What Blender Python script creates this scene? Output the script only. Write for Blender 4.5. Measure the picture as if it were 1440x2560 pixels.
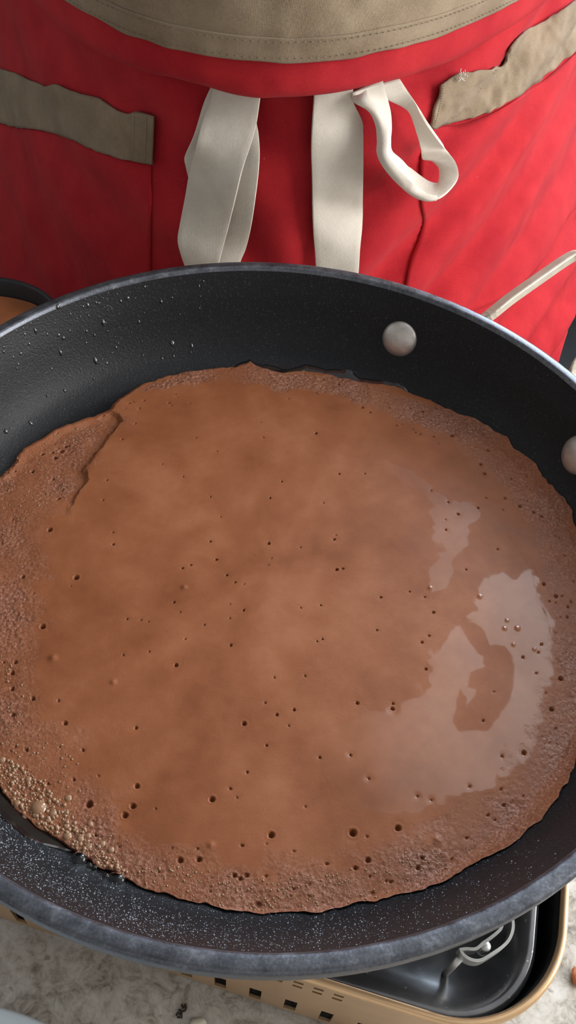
import bpy, bmesh, math, random
import numpy as np
from mathutils import Vector

for o in list(bpy.data.objects):
    bpy.data.objects.remove(o)
scene = bpy.context.scene
COL = scene.collection
PI = math.pi
Z0 = 1.05            # height of the pan rim above the floor; modelling coordinates have the pan rim at z = 0
FLOOR = -Z0
COUNTER = -0.150

# ------------------------------------------------------------------ camera
F_PX = 2100.0
PITCH, ROLL = math.radians(50.19), math.radians(5.52)
CAM = np.array([0.00656, -0.23997, 0.2838])
_c, _s = math.cos(PITCH), math.sin(PITCH)
_fwd = np.array([0, _c, -_s]); _up = np.array([0, _s, _c]); _rt = np.array([1.0, 0, 0])
_cr, _sr = math.cos(ROLL), math.sin(ROLL)
AX = _cr * _rt + _sr * _up
AY = -_sr * _rt + _cr * _up
AZ = _fwd
cd = bpy.data.cameras.new('camera')
cam = bpy.data.objects.new('camera', cd); COL.objects.link(cam)
cd.sensor_fit = 'VERTICAL'; cd.sensor_height = 36.0; cd.lens = 36.0 * F_PX / 2560.0
cd.clip_start = 0.01; cd.clip_end = 50
from mathutils import Matrix
M = Matrix((( AX[0], AY[0], -AZ[0], CAM[0]), (AX[1], AY[1], -AZ[1], CAM[1]),
            (AX[2], AY[2], -AZ[2], CAM[2] + Z0), (0, 0, 0, 1)))
cam.matrix_world = M
scene.camera = cam

# ------------------------------------------------------------------ world, window light, exposure
w = bpy.data.worlds.new('sky'); scene.world = w; w.use_nodes = True
bg = w.node_tree.nodes['Background']
bg.inputs[0].default_value = (0.62, 0.78, 1.0, 1); bg.inputs[1].default_value = 1.0
WIN = dict(x=1.5, y0=-0.50, y1=0.72, z0=-0.02, z1=1.15)
ld = bpy.data.lights.new('window_daylight', 'AREA'); ld.shape = 'RECTANGLE'
ld.size = WIN['z1'] - WIN['z0'] - 0.1; ld.size_y = WIN['y1'] - WIN['y0'] - 0.1
ld.energy = 40; ld.color = (1.0, 0.97, 0.93)
lo = bpy.data.objects.new('window_daylight', ld); COL.objects.link(lo)
lo.location = (WIN['x'] + 0.02, (WIN['y0'] + WIN['y1']) / 2, (WIN['z0'] + WIN['z1']) / 2 + Z0)
lo.rotation_euler = (0, math.radians(90), 0)
WIN2 = dict(x0=0.34, x1=1.32, z0=0.10, z1=1.20, y=1.75)
ld2 = bpy.data.lights.new('back_window_daylight', 'AREA'); ld2.shape = 'RECTANGLE'
ld2.size = WIN2['x1'] - WIN2['x0'] - 0.1; ld2.size_y = WIN2['z1'] - WIN2['z0'] - 0.1
ld2.energy = 60; ld2.color = (0.72, 0.86, 1.0)
lo2_ = bpy.data.objects.new('back_window_daylight', ld2); COL.objects.link(lo2_)
lo2_.location = ((WIN2['x0'] + WIN2['x1']) / 2, WIN2['y'] + 0.02, (WIN2['z0'] + WIN2['z1']) / 2 + Z0)
lo2_.rotation_euler = (math.radians(-90), 0, 0)
vs = scene.view_settings
vs.view_transform = 'Standard'; vs.look = 'None'; vs.gamma = 1.0; vs.use_curve_mapping = False
vs.exposure = -0.08

cy = scene.cycles
cy.max_bounces = 6; cy.diffuse_bounces = 3; cy.glossy_bounces = 3; cy.transmission_bounces = 4; cy.transparent_max_bounces = 4
cy.caustics_reflective = False; cy.caustics_refractive = False
cy.use_adaptive_sampling = True; cy.adaptive_threshold = 0.10; cy.use_denoising = True

# ------------------------------------------------------------------ helpers
rng = np.random.default_rng(7)
random.seed(7)

def rays(px):
    px = np.atleast_2d(np.asarray(px, float))
    return (px[:, :1] - 720) / F_PX * AX - (px[:, 1:2] - 1280) / F_PX * AY + AZ

def on_z(px, z):
    d = rays(px); k = (z - CAM[2]) / d[:, 2]
    return CAM + k[:, None] * d

def on_surf(px, S, off=0.0):
    """points where the sight lines meet the cloth surface y = S(x, z) - off"""
    d = rays(px); off = np.asarray(off, float)
    y = np.full(len(d), 0.30)
    for _ in range(60):
        k = (y - CAM[1]) / d[:, 1]; P = CAM + k[:, None] * d
        y = 0.55 * y + 0.45 * (S(P[:, 0], P[:, 2]) - off)
    k = (y - CAM[1]) / d[:, 1]
    return CAM + k[:, None] * d

def resample(pts, n):
    pts = np.asarray(pts, float)
    # Catmull-Rom through the points, then even spacing
    P = np.vstack([2 * pts[0] - pts[1], pts, 2 * pts[-1] - pts[-2]])
    out = []
    for i in range(1, len(P) - 2):
        t = np.linspace(0, 1, 16, endpoint=False)[:, None]
        a, b, c, d = P[i - 1], P[i], P[i + 1], P[i + 2]
        out.append(0.5 * (2 * b + (c - a) * t + (2 * a - 5 * b + 4 * c - d) * t**2 + (3 * b - a - 3 * c + d) * t**3))
    out.append(pts[-1:]); Q = np.vstack(out)
    L = np.r_[0, np.cumsum(np.linalg.norm(np.diff(Q, axis=0), axis=1))]
    s = np.linspace(0, L[-1], n)
    return np.stack([np.interp(s, L, Q[:, k]) for k in range(Q.shape[1])], -1)

_lat = rng.random((512, 512))
def vnoise(x, y):
    x = np.asarray(x, float); y = np.asarray(y, float)
    xi = np.floor(x).astype(int); yi = np.floor(y).astype(int); fx = x - xi; fy = y - yi
    fx = fx * fx * (3 - 2 * fx); fy = fy * fy * (3 - 2 * fy)
    g = lambda i, j: _lat[i % 512, j % 512]
    return ((g(xi, yi) * (1 - fx) + g(xi + 1, yi) * fx) * (1 - fy) + (g(xi, yi + 1) * (1 - fx) + g(xi + 1, yi + 1) * fx) * fy) * 2 - 1

def sstep(a, b, x):
    t = np.clip((np.asarray(x, float) - a) / (b - a), 0, 1); return t * t * (3 - 2 * t)

def inside(poly, X, Y):
    c = np.zeros(np.shape(X), bool); n = len(poly)
    for i in range(n):
        x1, y1 = poly[i]; x2, y2 = poly[(i + 1) % n]
        if y1 == y2: continue
        m = ((y1 > Y) != (y2 > Y)) & (X < (x2 - x1) * (Y - y1) / (y2 - y1) + x1)
        c ^= m
    return c

def link(o, parent=None):
    COL.objects.link(o)
    if parent is not None: o.parent = parent
    return o

def mesh_data(name, V, F, smooth=True):
    V = np.asarray(V, np.float32)
    me = bpy.data.meshes.new(name)
    if isinstance(F, np.ndarray) and F.ndim == 2:
        n, k = F.shape
        me.vertices.add(len(V)); me.vertices.foreach_set('co', V.ravel())
        me.loops.add(n * k); me.loops.foreach_set('vertex_index', F.astype(np.int32).ravel())
        me.polygons.add(n); me.polygons.foreach_set('loop_start', np.arange(0, n * k, k, dtype=np.int32))
        me.update(calc_edges=True)
    else:
        me.from_pydata([tuple(v) for v in V], [], [tuple(f) for f in F]); me.update()
    me.polygons.foreach_set('use_smooth', np.full(len(me.polygons), smooth))
    return me

ORG = {}
def mk(name, V, F, mat, parent=None, org=None, smooth=True, thick=None, bevel=None, thick_off=-1):
    """V in modelling coordinates. Top level: origin at org. Child: shares the parent's frame."""
    V = np.asarray(V, float)
    if parent is not None: o0 = ORG[parent.name]
    else: o0 = np.array(org if org is not None else (V[:, 0].mean(), V[:, 1].mean(), V[:, 2].min()), float)
    me = mesh_data(name, V - o0, F, smooth)
    me.materials.append(mat)
    o = bpy.data.objects.new(name, me); link(o, parent)
    if parent is None: o.location = (o0[0], o0[1], o0[2] + Z0)
    ORG[o.name] = o0
    if thick:
        m = o.modifiers.new('thickness', 'SOLIDIFY'); m.thickness = thick; m.offset = thick_off
    if bevel:
        m = o.modifiers.new('bevel', 'BEVEL'); m.width = bevel; m.segments = 3; m.limit_method = 'ANGLE'
    return o

def thing(name, label, cat, org, group=None):
    o = bpy.data.objects.new(name, None); link(o); o.empty_display_size = 0.05
    o.location = (org[0], org[1], org[2] + Z0); ORG[o.name] = np.array(org, float)
    return tag(o, label, cat, group)

def tag(o, label, cat, group=None):
    o['label'] = label; o['category'] = cat
    if group: o['group'] = group
    return o

def struct(o, label=None):
    o['kind'] = 'structure'
    if label: o['label'] = label
    return o

def grid_faces(n, m, closed=False):
    """n rows x m columns of vertices"""
    i = np.arange(n - 1)[:, None]; mm = m if closed else m - 1
    j = np.arange(mm)[None, :]; j2 = (j + 1) % m
    return np.stack([i * m + j, i * m + j2, (i + 1) * m + j2, (i + 1) * m + j], -1).reshape(-1, 4)

def box(x0, x1, y0, y1, z0, z1):
    V = [(x, y, z) for z in (z0, z1) for y in (y0, y1) for x in (x0, x1)]
    F = [(0, 2, 3, 1), (4, 5, 7, 6), (0, 1, 5, 4), (2, 6, 7, 3), (0, 4, 6, 2), (1, 3, 7, 5)]
    return V, F

def join(parts):
    V, F = [], []
    for v, f in parts:
        n = len(V); V += [tuple(p) for p in v]; F += [tuple(int(i) + n for i in q) for q in f]
    return V, F

def lathe(profile, seg=192, c=(0, 0, 0)):
    t = np.linspace(0, 2 * PI, seg, endpoint=False)
    r = np.array([p[0] for p in profile])[:, None]; z = np.array([p[1] for p in profile])[:, None]
    V = np.stack([c[0] + r * np.cos(t), c[1] + r * np.sin(t), c[2] + z + 0 * t], -1).reshape(-1, 3)
    return V, grid_faces(len(profile), seg, True)

def sweep(path, section, ups=None, closed=False, caps=True):
    """section: list of (side, up) offsets; path Nx3"""
    P = np.asarray(path, float); n = len(P); k = len(section)
    if closed: T = np.roll(P, -1, 0) - np.roll(P, 1, 0)
    else: T = np.gradient(P, axis=0)
    T /= np.linalg.norm(T, axis=1)[:, None]
    U = np.tile(np.array([0, 0, 1.0]), (n, 1)) if ups is None else np.asarray(ups, float)
    S = np.cross(T, U); S /= np.linalg.norm(S, axis=1)[:, None]
    U = np.cross(S, T)
    V = np.concatenate([[P[i] + S[i] * a + U[i] * b for a, b in section] for i in range(n)])
    F = []
    for i in range(n if closed else n - 1):
        for j in range(k):
            a = i * k + j; b = i * k + (j + 1) % k; i2 = (i + 1) % n
            F.append((a, b, i2 * k + (j + 1) % k, i2 * k + j))
    if caps and not closed:
        F.append(tuple(range(k - 1, -1, -1))); F.append(tuple((n - 1) * k + j for j in range(k)))
    return V, F

# ------------------------------------------------------------------ materials
def new_mat(name):
    m = bpy.data.materials.new(name); m.use_nodes = True
    nt = m.node_tree; return m, nt, nt.nodes['Principled BSDF']

def N(nt, typ, **kw):
    n = nt.nodes.new(typ)
    for k, v in kw.items():
        if k.startswith('i_'):
            key = k[2:]; n.inputs[int(key) if key.isdigit() else key.replace('_', ' ')].default_value = v
        else: setattr(n, k, v)
    return n

def ramp(nt, fac, stops):
    r = nt.nodes.new('ShaderNodeValToRGB'); e = r.color_ramp.elements
    while len(e) < len(stops): e.new(0.5)
    for q, (p, c) in zip(e, stops):
        q.position = p; q.color = (*c, 1) if len(c) == 3 else c
    nt.links.new(fac, r.inputs[0]); return r.outputs[0]

def bump(nt, h, strength, dist, prev=None):
    b = N(nt, 'ShaderNodeBump'); b.inputs['Strength'].default_value = strength; b.inputs['Distance'].default_value = dist
    nt.links.new(h, b.inputs['Height'])
    if prev is not None: nt.links.new(prev, b.inputs['Normal'])
    return b.outputs[0]

def noise(nt, scale, detail=3, rough=0.5, coord='Object', dist=0.0, stretch=None):
    tc = N(nt, 'ShaderNodeTexCoord'); n = N(nt, 'ShaderNodeTexNoise')
    n.inputs['Scale'].default_value = scale; n.inputs['Detail'].default_value = detail
    n.inputs['Roughness'].default_value = rough; n.inputs['Distortion'].default_value = dist
    src = tc.outputs[coord]
    if stretch:
        mp = N(nt, 'ShaderNodeMapping'); mp.inputs['Scale'].default_value = stretch
        nt.links.new(src, mp.inputs[0]); src = mp.outputs[0]
    nt.links.new(src, n.inputs['Vector']); return n.outputs[0]

def mth(nt, op, a, b=None, clamp=False):
    n = N(nt, 'ShaderNodeMath', operation=op); n.use_clamp = clamp
    for i, v in enumerate((a, b)):
        if v is None: continue
        if hasattr(v, 'is_linked'): nt.links.new(v, n.inputs[i])
        else: n.inputs[i].default_value = v
    return n.outputs[0]

def mixc(nt, fac, a, b):
    n = N(nt, 'ShaderNodeMix', data_type='RGBA')
    for v, s in ((fac, n.inputs[0]), (a, n.inputs[6]), (b, n.inputs[7])):
        if hasattr(v, 'is_linked'): nt.links.new(v, s)
        else: s.default_value = v if not isinstance(v, tuple) else (*v[:3], 1)
    return n.outputs[2]

def simple(name, col, rough=0.5, metal=0.0, var=0.15, scale=40, bmp=0.0, bscale=300, spec=0.5, coat=0.0):
    m, nt, p = new_mat(name)
    n = noise(nt, scale, 4)
    c = ramp(nt, n, [(0.3, tuple(v * (1 - var) for v in col)), (0.7, tuple(min(1, v * (1 + var)) for v in col))])
    nt.links.new(c, p.inputs['Base Color'])
    p.inputs['Roughness'].default_value = rough; p.inputs['Metallic'].default_value = metal
    p.inputs['Specular IOR Level'].default_value = spec; p.inputs['Coat Weight'].default_value = coat
    if bmp: nt.links.new(bump(nt, noise(nt, bscale, 3), bmp, 0.001), p.inputs['Normal'])
    return m

def cloth(name, c_dark, c_light, weave=900, wear=0.25, bmp=0.35, sheen=0.15):
    m, nt, p = new_mat(name)
    tc = N(nt, 'ShaderNodeTexCoord')
    hs = []
    for d in ('X', 'Z'):
        wv = N(nt, 'ShaderNodeTexWave', bands_direction=d)
        wv.inputs['Scale'].default_value = weave / 6.28; wv.inputs['Distortion'].default_value = 0.6
        wv.inputs['Detail'].default_value = 1
        nt.links.new(tc.outputs['Object'], wv.inputs['Vector']); hs.append(wv.outputs['Fac'])
    wav = mth(nt, 'MULTIPLY', hs[0], hs[1])
    big = noise(nt, 26, 3, 0.6); fine = noise(nt, 700, 1)
    f = mth(nt, 'ADD', mth(nt, 'MULTIPLY', big, 0.75), mth(nt, 'MULTIPLY', fine, 0.25))
    c = ramp(nt, f, [(0.35, c_dark), (0.65, c_light)])
    # small pale specks of flour and lint
    sp = noise(nt, 330, 2); spm = ramp(nt, sp, [(0.76, (0, 0, 0)), (0.82, (1, 1, 1))])
    c = mixc(nt, mth(nt, 'MULTIPLY', spm, wear), c, (0.75, 0.62, 0.58))
    nt.links.new(c, p.inputs['Base Color'])
    p.inputs['Roughness'].default_value = 0.85; p.inputs['Specular IOR Level'].default_value = 0.2
    p.inputs['Sheen Weight'].default_value = sheen; p.inputs['Sheen Roughness'].default_value = 0.4
    b = bump(nt, wav, bmp, 0.0004)
    b = bump(nt, noise(nt, 38, 2, 0.5), 0.22, 0.004, b)
    b = bump(nt, fine, 0.2, 0.0005, b)
    nt.links.new(b, p.inputs['Normal'])
    return m

M_RED = cloth('red_canvas', (0.40, 0.012, 0.021), (0.52, 0.022, 0.029), weave=5200, wear=0.25, sheen=0.04)
M_TAN = cloth('khaki_canvas', (0.235, 0.170, 0.108), (0.36, 0.275, 0.185), weave=4200, wear=0.35, bmp=0.6)
M_CREAM = cloth('cream_cotton_tape', (0.66, 0.60, 0.52), (0.78, 0.72, 0.63), weave=6000, wear=0.0, bmp=0.3)
M_THREAD = simple('tan_thread', (0.20, 0.15, 0.10), 0.9)
M_THREADW = simple('white_thread', (0.8, 0.76, 0.7), 0.9)
M_TROUSER = simple('black_trouser_cloth', (0.012, 0.013, 0.015), 0.9, spec=0.1)
M_SHIRT = simple('grey_shirt_cloth', (0.18, 0.17, 0.17), 0.9, spec=0.1)
M_SKIN = simple('skin', (0.50, 0.30, 0.22), 0.5)
M_HAIR = simple('dark_hair', (0.02, 0.015, 0.012), 0.5)
M_WALL = simple('painted_plaster', (0.76, 0.72, 0.67), 0.9, var=0.03, bmp=0.05)
M_BACK = simple('dark_slate_wall', (0.10, 0.10, 0.10), 0.8, var=0.05)
M_CEIL = simple('ceiling_paint', (0.42, 0.41, 0.40), 0.9, var=0.02)
M_FLOOR = simple('floor_tile', (0.028, 0.029, 0.030), 0.6)
M_WOOD = simple('cabinet_wood', (0.30, 0.19, 0.11), 0.5)
M_WHITEP = simple('white_window_paint', (0.8, 0.8, 0.78), 0.4)
M_RIVET = simple('rivet_aluminium', (0.60, 0.56, 0.52), 0.42, metal=0.75, var=0.12, scale=250, bmp=0.12, bscale=600)
M_HANDLE = simple('handle_steel', (0.56, 0.50, 0.41), 0.38, metal=0.55, var=0.12, scale=120, bmp=0.1, bscale=500)
M_GOLD = simple('gold_painted_steel', (0.72, 0.47, 0.26), 0.32, metal=0.65, var=0.06, scale=60)
M_DARK = simple('black_enamel', (0.012, 0.011, 0.011), 0.45)
M_SUPPORT = simple('trivet_steel', (0.62, 0.62, 0.60), 0.35, metal=0.7, var=0.15, scale=200)
M_BOWLPAN = simple('black_saucepan_coating', (0.010, 0.010, 0.014), 0.5)
M_SAUCE = simple('saucepan_batter', (0.36, 0.125, 0.05), 0.25, var=0.1)
M_PLATE = simple('pale_blue_white_ceramic', (0.62, 0.70, 0.76), 0.25, var=0.03)
M_CRUMB = simple('cream_crumb', (0.80, 0.74, 0.60), 0.6)
M_HERB = simple('dark_herb', (0.03, 0.022, 0.015), 0.8)
M_ORANGE = simple('orange_crumb', (0.50, 0.16, 0.06), 0.6)

def mat_pan():
    m, nt, p = new_mat('nonstick_coating')
    fl = noise(nt, 900, 2, 0.6); big = noise(nt, 22, 4)
    c = ramp(nt, fl, [(0.35, (0.006, 0.0065, 0.008)), (0.62, (0.010, 0.0105, 0.0125)), (0.74, (0.05, 0.054, 0.062))])
    nt.links.new(c, p.inputs['Base Color'])
    r = ramp(nt, big, [(0.3, (0.40,) * 3), (0.7, (0.50,) * 3)])
    nt.links.new(r, p.inputs['Roughness']); p.inputs['Specular IOR Level'].default_value = 0.27
    b = bump(nt, fl, 0.35, 0.0006); b = bump(nt, noise(nt, 2600, 2), 0.25, 0.0003, b)
    nt.links.new(b, p.inputs['Normal']); return m
M_PAN = mat_pan()

def mat_rim():
    m, nt, p = new_mat('worn_rim_metal')
    s = noise(nt, 160, 5, 0.7); s2 = noise(nt, 900, 3, 0.7)
    f = mth(nt, 'ADD', mth(nt, 'MULTIPLY', s, 0.6), mth(nt, 'MULTIPLY', s2, 0.4))
    c = ramp(nt, f, [(0.38, (0.070, 0.075, 0.088)), (0.55, (0.125, 0.132, 0.152)), (0.74, (0.27, 0.28, 0.31))])
    nt.links.new(c, p.inputs['Base Color']); p.inputs['Metallic'].default_value = 0.75
    nt.links.new(ramp(nt, s, [(0.3, (0.26,) * 3), (0.7, (0.5,) * 3)]), p.inputs['Roughness'])
    nt.links.new(bump(nt, s2, 0.12, 0.0006), p.inputs['Normal']); return m
M_RIM = mat_rim()

def mat_batter():
    m, nt, p = new_mat('cocoa_crepe_batter')
    foam = N(nt, 'ShaderNodeAttribute', attribute_name='foam').outputs['Fac']
    wet = N(nt, 'ShaderNodeAttribute', attribute_name='wet').outputs['Fac']
    big = noise(nt, 16, 5, 0.6); mid = noise(nt, 70, 4, 0.6); fine = noise(nt, 900, 2, 0.6)
    f = mth(nt, 'ADD', mth(nt, 'MULTIPLY', big, 0.6), mth(nt, 'MULTIPLY', mid, 0.4))
    smooth_c = ramp(nt, f, [(0.36, (0.220, 0.070, 0.026)), (0.5, (0.282, 0.096, 0.039)), (0.64, (0.345, 0.130, 0.060))])
    foam_c = ramp(nt, fine, [(0.35, (0.160, 0.055, 0.030)), (0.55, (0.265, 0.108, 0.064)), (0.72, (0.46, 0.25, 0.165))])
    c = mixc(nt, foam, smooth_c, foam_c)
    nt.links.new(c, p.inputs['Base Color'])
    r0 = ramp(nt, mid, [(0.3, (0.50,) * 3), (0.7, (0.62,) * 3)])
    r = mixc(nt, wet, r0, (0.17, 0.17, 0.17))
    r = mixc(nt, mth(nt, 'MULTIPLY', foam, 0.8), r, (0.46, 0.46, 0.46))
    nt.links.new(r, p.inputs['Roughness'])
    nt.links.new(mth(nt, 'ADD', mth(nt, 'ADD', mth(nt, 'MULTIPLY', wet, 0.30), mth(nt, 'MULTIPLY', foam, 0.25)), 0.15), p.inputs['Specular IOR Level'])
    p.inputs['Subsurface Weight'].default_value = 0.0
    dry = mth(nt, 'SUBTRACT', 1.0, wet)
    hf = mth(nt, 'MULTIPLY', fine, mth(nt, 'ADD', mth(nt, 'MULTIPLY', dry, 0.22), mth(nt, 'MULTIPLY', foam, 1.2)))
    b = bump(nt, hf, 0.4, 0.0009)
    vo = N(nt, 'ShaderNodeTexVoronoi', feature='SMOOTH_F1'); vo.inputs['Scale'].default_value = 620
    tc = N(nt, 'ShaderNodeTexCoord'); nt.links.new(tc.outputs['Object'], vo.inputs['Vector'])
    b = bump(nt, mth(nt, 'MULTIPLY', vo.outputs['Distance'], mth(nt, 'MULTIPLY', foam, -1.0)), 0.4, 0.0010, b)
    nt.links.new(b, p.inputs['Normal']); return m
M_BATTER = mat_batter()

def mat_clear(name, col, rough=0.03, ior=1.45, trans=1.0):
    m, nt, p = new_mat(name)
    n = noise(nt, 200, 2)
    nt.links.new(ramp(nt, n, [(0.3, tuple(v * 0.95 for v in col)), (0.7, col)]), p.inputs['Base Color'])
    p.inputs['Roughness'].default_value = rough; p.inputs['IOR'].default_value = ior
    p.inputs['Transmission Weight'].default_value = trans; return m
M_OIL = mat_clear('cooking_oil', (1.0, 0.95, 0.82), 0.04, 1.40)
M_OILFILM = simple('oil_film_on_coating', (0.012, 0.011, 0.010), 0.10, var=0.1, scale=120, bmp=0.05, bscale=200, spec=0.6)
M_HAZE_BEADS = simple('haze_tinted_grease_beads', (0.16, 0.18, 0.20), 0.18, var=0.2, scale=300, spec=0.8)  # grease beads, colour lightened and blued to stand in for window haze
M_DROP = simple('oil_droplet_surface', (0.030, 0.031, 0.032), 0.07, var=0.1, scale=300, spec=1.0, coat=1.0)
M_BUBBLE = mat_clear('foam_bubble_film', (0.66, 0.35, 0.18), 0.04, 1.45, 0.55)
M_BUBBLE.node_tree.nodes['Principled BSDF'].inputs['Coat Weight'].default_value = 0.7
M_OILBUB = mat_clear('oil_bubble_film', (1.0, 0.98, 0.94), 0.02, 1.16, 1.0)
M_OILBUB.node_tree.nodes['Principled BSDF'].inputs['Coat Weight'].default_value = 0.8

def mat_tray():
    m, nt, p = new_mat('polished_dark_steel')
    n = noise(nt, 45, 4); sp = noise(nt, 420, 2)
    c = ramp(nt, n, [(0.3, (0.13, 0.13, 0.14)), (0.7, (0.25, 0.25, 0.255))])
    spm = ramp(nt, sp, [(0.70, (0, 0, 0)), (0.74, (1, 1, 1))])
    c = mixc(nt, spm, c, (0.55, 0.52, 0.48))
    nt.links.new(c, p.inputs['Base Color']); p.inputs['Metallic'].default_value = 0.85
    nt.links.new(ramp(nt, n, [(0.3, (0.14,) * 3), (0.7, (0.26,) * 3)]), p.inputs['Roughness']); return m
M_TRAY = mat_tray()

def mat_granite():
    m, nt, p = new_mat('cream_marble')
    a = noise(nt, 60, 7, 0.62, dist=1.3); b2 = noise(nt, 150, 6, 0.7, dist=1.8); f = noise(nt, 700, 3)
    mix = mth(nt, 'ADD', mth(nt, 'MULTIPLY', a, 0.55), mth(nt, 'MULTIPLY', b2, 0.45))
    c = ramp(nt, mix, [(0.36, (0.15, 0.122, 0.092)), (0.44, (0.37, 0.32, 0.26)), (0.52, (0.57, 0.52, 0.45)), (0.64, (0.72, 0.68, 0.62))])
    sp = ramp(nt, noise(nt, 150, 3), [(0.70, (0, 0, 0)), (0.76, (1, 1, 1))])
    c = mixc(nt, mth(nt, 'MULTIPLY', sp, 0.6), c, (0.15, 0.11, 0.08))
    c = mixc(nt, 0.12, c, f)
    nt.links.new(c, p.inputs['Base Color']); p.inputs['Roughness'].default_value = 0.32
    return m
M_STONE = mat_granite()

# ------------------------------------------------------------------ the room
X0, X1, Y0, Y1, ZT = -1.9, 1.5, -1.8, 1.75, 1.45
V, F = box(X0, X1, Y0, Y1, FLOOR - 0.05, FLOOR); struct(mk('floor', V, F, M_FLOOR, smooth=False))
V, F = box(X0, X1, Y0, Y1, ZT, ZT + 0.05); struct(mk('ceiling', V, F, M_CEIL, smooth=False))
V, F = join([box(X0 - .05, WIN2['x0'], Y1, Y1 + .05, FLOOR - .05, ZT + .05), box(WIN2['x1'], X1 + .05, Y1, Y1 + .05, FLOOR - .05, ZT + .05),
             box(WIN2['x0'], WIN2['x1'], Y1, Y1 + .05, FLOOR - .05, WIN2['z0']), box(WIN2['x0'], WIN2['x1'], Y1, Y1 + .05, WIN2['z1'], ZT + .05)])
struct(mk('wall_back', V, F, M_BACK, smooth=False))
V, F = join([box(WIN2['x0'], WIN2['x0'] + .05, Y1 - .01, Y1 + .05, WIN2['z0'], WIN2['z1']), box(WIN2['x1'] - .05, WIN2['x1'], Y1 - .01, Y1 + .05, WIN2['z0'], WIN2['z1']),
             box(WIN2['x0'], WIN2['x1'], Y1 - .01, Y1 + .05, WIN2['z0'], WIN2['z0'] + .05), box(WIN2['x0'], WIN2['x1'], Y1 - .01, Y1 + .05, WIN2['z1'] - .05, WIN2['z1'])])
struct(mk('window_2', V, F, M_WHITEP, smooth=False))
V, F = box(X0 - .05, X1 + .05, Y0 - .05, Y0, FLOOR - .05, ZT + .05); struct(mk('wall_front', V, F, M_WALL, smooth=False))
V, F = box(X0 - .05, X0, Y0, Y1, FLOOR - .05, ZT + .05); struct(mk('wall_left', V, F, M_WALL, smooth=False))
wx0, wx1 = X1, X1 + 0.05
V, F = join([box(wx0, wx1, Y0, WIN['y0'], FLOOR - .05, ZT + .05), box(wx0, wx1, WIN['y1'], Y1, FLOOR - .05, ZT + .05),
             box(wx0, wx1, WIN['y0'], WIN['y1'], FLOOR - .05, WIN['z0']), box(wx0, wx1, WIN['y0'], WIN['y1'], WIN['z1'], ZT + .05)])
struct(mk('wall_right', V, F, M_WALL, smooth=False))
fw = 0.05
V, F = join([box(wx0 - .01, wx1, WIN['y0'], WIN['y0'] + fw, WIN['z0'], WIN['z1']), box(wx0 - .01, wx1, WIN['y1'] - fw, WIN['y1'], WIN['z0'], WIN['z1']),
             box(wx0 - .01, wx1, WIN['y0'], WIN['y1'], WIN['z0'], WIN['z0'] + fw), box(wx0 - .01, wx1, WIN['y0'], WIN['y1'], WIN['z1'] - fw, WIN['z1'])])
struct(mk('window_1', V, F, M_WHITEP, smooth=False))

# unseen glowing ceiling panel, added to give the wet batter a bright reflection
def emit(name, col, st):
    m, nt, p = new_mat(name)
    p.inputs['Base Color'].default_value = (*col, 1); p.inputs['Emission Color'].default_value = (*col, 1); p.inputs['Emission Strength'].default_value = st
    return m
M_ADDED_PANEL = emit('added_panel_glow', (1.0, 0.97, 0.93), 1.15)
cl = thing('added_ceiling_panel', 'unseen white ceiling panel added for reflections in the batter', 'lamp', (.72, .95, ZT - .03))
V, F = box(.30, 1.14, .46, 1.28, ZT - .028, ZT - .012); mk('glow_face', V, F, M_ADDED_PANEL, cl, smooth=False)
V, F = join([box(.28, .30, .44, 1.30, ZT - .03, ZT), box(1.14, 1.16, .44, 1.30, ZT - .03, ZT), box(.30, 1.14, .44, .46, ZT - .03, ZT), box(.30, 1.14, 1.28, 1.30, ZT - .03, ZT)])
mk('frame', V, F, M_WHITEP, cl, smooth=False)

# countertop on its cabinet
CE = 0.268
ct = thing('countertop', 'cream and brown marble countertop under the stove', 'countertop', (0, -0.2, FLOOR))
V, F = box(-1.2, 1.2, -0.42, CE, COUNTER - 0.035, COUNTER); mk('slab', V, F, M_STONE, ct, smooth=False, bevel=0.004)
V, F = box(-1.15, 1.15, -0.38, CE - 0.03, FLOOR, COUNTER - 0.035); mk('cabinet_body', V, F, M_WOOD, ct, smooth=False)

# ------------------------------------------------------------------ frying pan
WALL = np.array([(0.0, -.0500), (.138, -.0500), (.147, -.0493), (.1535, -.0472), (.159, -.0435), (.1635, -.0380), (.1672, -.0315),
                 (.1705, -.0240), (.1738, -.0155), (.1768, -.0080), (.1790, -.0022), (.1797, -.0006), (.1806, 0.0)])
def wall_z(r): return np.interp(r, WALL[:, 0], WALL[:, 1])
def wall_r(z): return np.interp(z, WALL[1:, 1], WALL[1:, 0])
pan = thing('frying_pan', 'large black nonstick frying pan full of brown batter', 'frying pan', (0, 0, -.0545))
prof = [(1e-4, -.05), (.05, -.05), (.10, -.05)] + [tuple(p) for p in resample(WALL[1:-2], 60)]
V, F = lathe(prof, 256); mk('inner_surface', V, F[:, ::-1], M_PAN, pan)
prof = [(.1790, -.0022), (.1796, -.0007), (.1803, -.0001), (.1812, 0), (.1838, 0), (.1849, -.0003), (.1855, -.0012), (.1857, -.003), (.1855, -.0085), (.1850, -.0105), (.1838, -.0118)]
V, F = lathe(prof, 256); mk('rim', V, F[:, ::-1], M_RIM, pan)
prof = [(.1838, -.0118), (.1815, -.016), (.1780, -.026), (.1725, -.038), (.165, -.0475), (.156, -.0525), (.146, -.0545), (.10, -.0545), (1e-4, -.0545)]
V, F = lathe(prof, 192); mk('outer_surface', V, F[:, ::-1], M_DARK, pan)

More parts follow.
